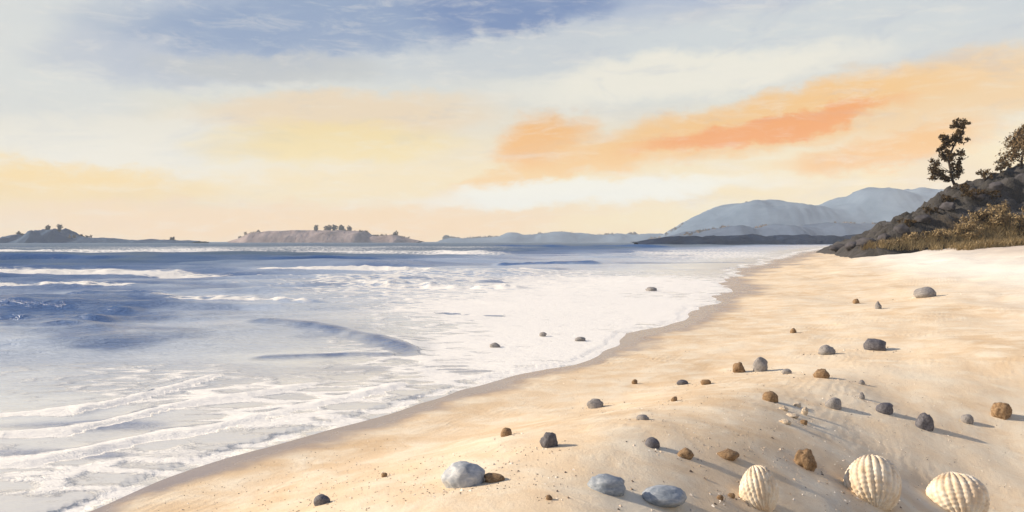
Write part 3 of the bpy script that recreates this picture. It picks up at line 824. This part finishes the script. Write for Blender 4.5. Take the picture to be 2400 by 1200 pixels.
# sand grit: shell crumbs and pinhead pebbles nobody could count
def grit():
    rng = np.random.default_rng(21); V = []; F = []
    t = np.array([[1, 0, -.5], [-.5, .87, -.5], [-.5, -.87, -.5], [0, 0, .6]])
    px = rng.uniform(250, 2500, 5200); py = HORIZON + 60 + (1240 - HORIZON - 60) * rng.random(5200) ** .8
    d = (EYE - .3) * FPX / (py - HORIZON); x = (px - 1200) / FPX * d
    s_ = shore_s(x, d); ok = (s_ > .25) & (fbm(x * .7, d * .5, 3) > -.12); x = x[ok]; d = d[ok]
    big = np.zeros(len(x))
    for o in list(COL.objects):                      # crumbs gather round the stones
        if o.name.split('.')[0] in ('pebble', 'seashell') and o.location.z > .08:
            k = 14; a = rng.uniform(0, 6.28, k); r_ = o.scale.x * rng.uniform(.5, 2.0, k)
            x = np.append(x, o.location.x + np.cos(a) * r_); d = np.append(d, o.location.y + np.sin(a) * r_ * .9); big = np.append(big, np.full(k, o.scale.x))
    z = terrain(x, d)
    for i in range(len(x)):
        q = rng.uniform(.0025, .008) * (1 + .05 * d[i]) + big[i] * rng.uniform(.0, .05); R_ = np.array(Matrix.Rotation(rng.uniform(0, 6.3), 3, 'Z'))
        k = len(V)
        V += list((t * [q, q * rng.uniform(.5, 1), q * .7]) @ R_ + [x[i], d[i], z[i] + q * .2])
        F += [(k, k + 1, k + 3), (k + 1, k + 2, k + 3), (k + 2, k, k + 3)]
    m, n, b, out = material('grit')
    rnd = n.node('ShaderNodeNewGeometry').outputs['Random Per Island']
    n.put(b.inputs['Base Color'], n.ramp(rnd, [(0, (.10, .08, .07, 1)), (.3, (.30, .22, .15, 1)), (.6, (.55, .42, .30, 1)), (1, (.85, .80, .72, 1))]))
    b.inputs['Roughness'].default_value = .8
    tag(link_mesh('sand_grit', V, F, m, smooth=False), 'tiny shell crumbs and grit strewn over the sand', kind='stuff')
grit()

# boulders along the foot and the left flank of the headland
BO = [(1965, 584, 44, 14), (2000, 580, 36, 16), (2035, 574, 46, 20), (2075, 562, 34, 18), (2115, 545, 40, 20), (2165, 522, 36, 18),
      (2225, 490, 36, 18), (2290, 462, 34, 16), (2335, 440, 36, 16)]
ORD = 'leftmost second third fourth fifth sixth seventh eighth ninth tenth eleventh twelfth thirteenth fourteenth fifteenth rightmost'.split()
BO.sort()
for k, (px, py, wd, ht) in enumerate(BO):
    p = hit_land(px, py)
    if p is None: continue
    sc_ = p.y / FPX
    o = bpy.data.objects.new('boulder', rock_mesh('boulder', 3, 300 + k, .36, 1.0, 0, M['boulder'])); COL.objects.link(o)
    o.scale = (wd * sc_ * 1.1, wd * sc_, ht * sc_ * 1.5); o.location = (p.x, p.y + wd * sc_ * .1, p.z + ht * sc_ * .12)
    o.rotation_euler = (0, 0, k * 1.3)
    tag(o, ORD[k] + ' boulder from the left on the dark rocky headland', 'boulder', 'boulders on the dark headland')

# ------------------------------------------------------------------ vegetation
def leaf_material(name, a, b_):
    m, n, b, out = material(name)
    geo = n.node('ShaderNodeNewGeometry')
    q = n.noise(geo.outputs['Position'], 2.0, 3, 0.6)
    n.put(b.inputs['Base Color'], n.mix(n.math('ADD', n.math('MULTIPLY', geo.outputs['Random Per Island'], .6), n.math('MULTIPLY', q, .4)), (*a, 1), (*b_, 1)))
    b.inputs['Roughness'].default_value = 0.8; b.inputs['Specular IOR Level'].default_value = 0.15
    return m
M['leaf_dark'] = leaf_material('dark_pine_needles', (0.030, 0.020, 0.012), (0.10, 0.062, 0.022))
M['leaf_brown'] = leaf_material('dry_brown_leaves', (0.18, 0.13, 0.065), (0.37, 0.275, 0.155))
M['leaf_edge'] = leaf_material('edge_tree_leaves', (0.09, 0.06, 0.03), (0.22, 0.15, 0.08))
M['leaf_far'] = leaf_material('far_tree_leaves', (0.03, 0.028, 0.022), (0.09, 0.075, 0.05))
M['leaf_tan'] = leaf_material('far_brown_leaves', (0.10, 0.06, 0.03), (0.20, 0.13, 0.07))
M['grass'] = leaf_material('dry_grass', (0.25, 0.175, 0.08), (0.50, 0.39, 0.21))
M['bark'] = rock_material('bark', (0.02, 0.014, 0.01), (0.05, 0.035, 0.025), (0.10, 0.075, 0.05), 4.0, 0.9, 0.3, 0.7)


def leaves(clumps, size, count, rng):
    """many small leaf faces through the clumps' volume: (centre, radii)"""
    V = []; F = []
    for c, rad in clumps:
        k = int(count * rad[0] * rad[2])
        # twig-like sub-centres make the outline uneven
        subs = rng.normal(0, .5, (max(7, k // 45), 3)); subs /= np.maximum(1, np.linalg.norm(subs, axis=1) / .95)[:, None]
        for _ in range(k):
            p = subs[rng.integers(len(subs))] + rng.normal(0, .16, 3)
            p = np.array(c) + p * np.array(rad)
            d = rng.normal(0, 1, 3); d /= np.linalg.norm(d); e = np.cross(d, rng.normal(0, 1, 3)); e /= np.linalg.norm(e)
            L = size * rng.uniform(.6, 1.5); Wd = L * rng.uniform(.3, .55)
            i = len(V)
            V += [p - d * L / 2, p + e * Wd / 2, p + d * L / 2, p - e * Wd / 2]; F.append((i, i + 1, i + 2, i + 3))
    return np.array(V), np.array(F)


def limb(pts, radii, seg=7):
    V = []; F = []
    P = [Vector(p) for p in pts]
    for i, p in enumerate(P):
        t = (P[min(i + 1, len(P) - 1)] - P[max(i - 1, 0)]).normalized()
        a = t.orthogonal().normalized(); b = t.cross(a)
        for k in range(seg):
            g = 2 * math.pi * k / seg
            V.append(p + (a * math.cos(g) + b * math.sin(g)) * radii[i])
    for i in range(len(P) - 1):
        for k in range(seg):
            F.append((i * seg + k, i * seg + (k + 1) % seg, (i + 1) * seg + (k + 1) % seg, (i + 1) * seg + k))
    return V, F


def bent(a, b, n=5, wob=.1, seed=0):
    a, b = Vector(a), Vector(b); rr = random.Random(seed); L = (b - a).length
    return [a.lerp(b, i / n) + (Vector((rr.uniform(-1, 1), rr.uniform(-1, 1), rr.uniform(-.4, .6))) * wob * L if 0 < i < n else Vector()) for i in range(n + 1)]


def headland_tree(name, label, base_px, D, clumps_px, trunk_pts, leafmat, lsize, dens, trunk_r, seed):
    """clumps in photo pixels at distance D: (px, py, half width, half height); the tree stands on the headland"""
    rng = np.random.default_rng(seed)
    bx = (base_px - 1200) / FPX * D
    root = empty(name, (bx, D, land_top(bx, D) - .15))
    def loc(px, py, dy=0.0):
        return Vector(((px - 1200) / FPX * D, D + dy, EYE + (HORIZON - py) / FPX * D)) - root.location
    sc_ = D / FPX
    cl = []
    for (px, py, hw, hh) in clumps_px:
        cl.append((loc(px, py, rng.uniform(-.5, .5)), (hw * sc_, hw * sc_ * 1.0, hh * sc_)))
    v, f = leaves(cl, lsize, dens, rng)
    link_mesh('crown', v, f, leafmat, root, smooth=False)
    tp = [Vector((0, 0, 0))] + [loc(*p) for p in trunk_pts]
    pts = []
    for i in range(len(tp) - 1):
        pts += bent(tp[i], tp[i + 1], 3, .05, seed + i)[(0 if i == 0 else 1):]
    rad = [trunk_r * (1 - .75 * i / (len(pts) - 1)) for i in range(len(pts))]
    V, F = limb(pts, rad)
    link_mesh('trunk', V, F, M['bark'], root)
    for k, (c, rd) in enumerate(cl):
        st = min(pts[2:], key=lambda q: (q - Vector(c)).length + max(0, q.z - c[2]) * 2)
        for j in range(3):
            e = Vector(c) + Vector((rng.uniform(-.6, .6) * rd[0], rng.uniform(-.6, .6) * rd[1], rng.uniform(-.2, .7) * rd[2]))
            V, F = limb(bent(st, e, 4, .08, seed * 9 + k * 3 + j), [trunk_r * q for q in (.36, .28, .2, .13, .07)], 5)
            link_mesh('branch', V, F, M['bark'], root)
    tag(root, label, 'tree')
    return root

headland_tree('windswept_tree', 'dark gnarled windswept tree with ragged clumps standing on the headland slope', 2243, 76.0,
              [(2252, 292, 26, 12), (2258, 318, 16, 18), (2222, 328, 24, 16), (2208, 352, 14, 16), (2222, 368, 30, 14), (2188, 398, 20, 22), (2238, 396, 15, 24), (2205, 420, 26, 8)],
              [(2230, 420), (2222, 380), (2232, 345), (2254, 312), (2258, 288)], M['leaf_dark'], .25, 1000, .15, 5)
headland_tree('windswept_tree', 'faded brown leafy tree at the right edge above the headland', 2392, 80.0,
              [(2385, 352, 40, 34), (2400, 322, 28, 26), (2386, 308, 10, 20), (2362, 375, 22, 18), (2425, 340, 34, 34), (2372, 395, 12, 12)],
              [(2392, 380), (2396, 340), (2390, 315)], M['leaf_edge'], .26, 520, .16, 8)


def shrub(label, px, py, hw, hh, mat, seed, D=None, group=None):
    rng = np.random.default_rng(seed)
    p = hit_land(px, py)
    if p is None:
        D = D or 76.0; x = (px - 1200) / FPX * D; p = Vector((x, D, land_top(x, D)))
    sc_ = p.y / FPX
    root = empty('shrub', p)
    rad = hw * sc_; hgt = hh * sc_
    cl = [((rng.uniform(-.5, .5) * rad, rng.uniform(-.5, .5) * rad, hgt * rng.uniform(.4, .8)), (rad * .6, rad * .6, hgt * .5)) for _ in range(4)]
    v, f = leaves(cl, .2, 420, rng); link_mesh('foliage', v, f, mat, root, smooth=False)
    for k in range(4):
        V, F = limb(bent((0, 0, -.1), Vector(cl[k][0]), 3, .08, seed + k), [.05, .04, .03, .015], 5); link_mesh('stem', V, F, M['bark'], root)
    tag(root, label, 'shrub', group)

G = 'low shrubs on the dark headland'
SHR = [(2255, 452, 22, 22), (2306, 420, 24, 20), (2345, 405, 20, 16), (2215, 478, 24, 18), (2280, 470, 30, 20), (2330, 470, 34, 22), (2180, 505, 26, 18), (2300, 520, 30, 20), (2130, 532, 22, 14)]
SHR.sort()
for k, (px, py, hw, hh) in enumerate(SHR):
    shrub(ORD[k] + ' low dark shrub from the left among the headland rocks', px, py, hw, hh, M['leaf_dark'], 40 + k, group=G)
GB = 'brown shrubs at the foot of the headland'
for k, (px, py, hw, hh) in enumerate(sorted([(2195, 558, 36, 20), (2250, 552, 42, 30), (2310, 546, 48, 40), (2352, 530, 40, 44), (2390, 548, 40, 56), (2140, 566, 32, 18), (2085, 576, 30, 14)])):
    shrub(ORD[k] + ' dry brown bush from the left at the sandy foot of the headland', px, py, hw, hh, M['leaf_brown'], 70 + k, group=GB)


def dry_grass():
    rng = np.random.default_rng(3); V = []; F = []
    n = 0
    while n < 900:
        px, py = rng.uniform(2020, 2460), rng.uniform(520, 588)
        if py < 575 - (px - 2040) * .16: continue
        p = hit_land(px, py, 50, 90)
        if p is None: n += 1; continue
        for b in range(9):
            q = np.array(p) + rng.normal(0, .12, 3) * [1, 1, 0]
            tip = q + np.array([rng.normal(.06, .14), rng.normal(0, .12), rng.uniform(.25, .6)])
            sd_ = np.array([.022, .008, 0]) * rng.choice([-1, 1]); i = len(V)
            mid = (q + tip) / 2 + [0, 0, .05]
            V += [q - sd_, q + sd_, mid + sd_ * .7, tip, mid - sd_ * .7]; F.append((i, i + 1, i + 2, i + 3)); F.append((i, i + 3, i + 4, i + 4))
        n += 1
    F = [f for f in F if len(set(f)) == 4]
    o = link_mesh('dry_grass', V, F, M['grass'], smooth=False)
    tag(o, 'dry brown dune grass along the foot of the headland', 'grass', kind='stuff')
dry_grass()


def far_tree(label, px, top, D, width, mat, ground_py, seed, group=None):
    rng = np.random.default_rng(seed)
    sc_ = D / FPX
    x = (px - 1200) / FPX * D
    z0 = EYE + (HORIZON - ground_py) * sc_ - 2.5
    Ht = (ground_py - top) * sc_ * .9 + 2.5
    root = empty('far_tree', (x, D, z0))
    wd = width * sc_ / 2
    cl = [((rng.uniform(-.4, .4) * wd, rng.uniform(-.4, .4) * wd, Ht * rng.uniform(.3, .78)), (wd * .85, wd * .85, Ht * .34)) for _ in range(7)]
    v, f = leaves(cl, max(.9, wd * .3), 22 if wd > 2 else 50, rng); link_mesh('crown', v, f, mat, root, smooth=False)
    V, F = limb([(0, 0, -.5), (0.1, 0, Ht * .4), (0.2, 0, Ht * .75)], [.35, .28, .12], 6); link_mesh('trunk', V, F, M['bark'], root)
    tag(root, label, 'tree', group)

g1, g2 = 'trees on the left island', 'trees on the flat mauve island'
for k, (px, top, wd, gy_, lb) in enumerate([
        (112, 526, 13, 542, 'dark tree on the left island, tallest of its trees'), (140, 526, 13, 542, 'greyish tree on the left island right of the tallest one'),
        (86, 540, 14, 549, 'dark squat tree on the left island left of the tallest one'), (46, 540, 14, 552, 'faded tree at the left end of the left island')]):
    far_tree(lb, px, top, 900, wd, M['leaf_far'], gy_, 100 + k, g1)
for k, (px, top, wd, gy_, lb) in enumerate([
        (607, 540, 14, 550, 'dark tree at the left end of the flat mauve island'), (565, 553, 13, 564, 'low dark tree on the shore left of the flat mauve island'),
        (741, 527, 10, 542, 'thin mauve tree left of the brown clump on the flat island'), (768, 527, 16, 541, 'brown tree at the left of the clump on the flat island'),
        (784, 526, 14, 541, 'dark brown tree in the middle of the clump on the flat island'), (802, 527, 14, 541, 'grey brown tree in the clump right of the darkest one'),
        (820, 527, 12, 542, 'brown tree at the right end of the clump on the flat island'), (926, 540, 12, 557, 'lone grey tree at the low right end of the flat island')]):
    far_tree(lb, px, top, 1200, wd, M['leaf_tan'] if 4 > k > 2 or k == 6 else M['leaf_far'], gy_, 120 + k, g2)
far_tree('lone dark tree at the left tip of the low far coast', 1046, 550, 2400, 13, M['leaf_far'], 563, 140)
far_tree('lone grey tree at the right end of the low spit beyond the left island', 405, 551, 900, 13, M['leaf_far'], 564, 141)


def ridge_woods(name, label, xs, Hh, D, seed, n, size):
    """bristling tree line along a far ridge: one mass"""
    rng = np.random.default_rng(seed); V = []; F = []
    for _ in range(n):
        k = rng.integers(2, len(xs) - 2)
        if Hh[k] < 6: continue
        c = np.array([xs[k] + rng.normal(0, 4), D + rng.normal(0, 10), Hh[k] - size * .2])
        if fbm(np.array([c[0] * .02]), np.array([seed * 1.0]), 3)[0] < -.05: continue
        for j in range(10):
            p = c + rng.normal(0, .35, 3) * size; d = rng.normal(0, 1, 3) * size * .35; e = rng.normal(0, 1, 3) * size * .35; i = len(V)
            V += [p - d, p + e, p + d, p - e]; F.append((i, i + 1, i + 2, i + 3))
    o = link_mesh(name, V, F, M['leaf_tan'], smooth=False)
    tag(o, label, 'woods', kind='stuff')
ridge_woods('ridge_woods', 'brownish tree line along the top of the long hill ridge', *hillA, 5, 420, 6.5)
ridge_woods('ridge_woods', 'dark tree line along the low blue foothills', *hillB, 6, 260, 4.0)
ridge_woods('island_scrub', 'low dark scrub along the skyline of the left island', *isl, 8, 160, 2.6)
ridge_woods('island_scrub', 'low brown scrub along the top of the flat mauve island', *mesa, 9, 120, 2.4)
ridge_woods('ridge_woods', 'brownish tree line on the low far coast', *lowc, 7, 220, 6.0)
make_haze()
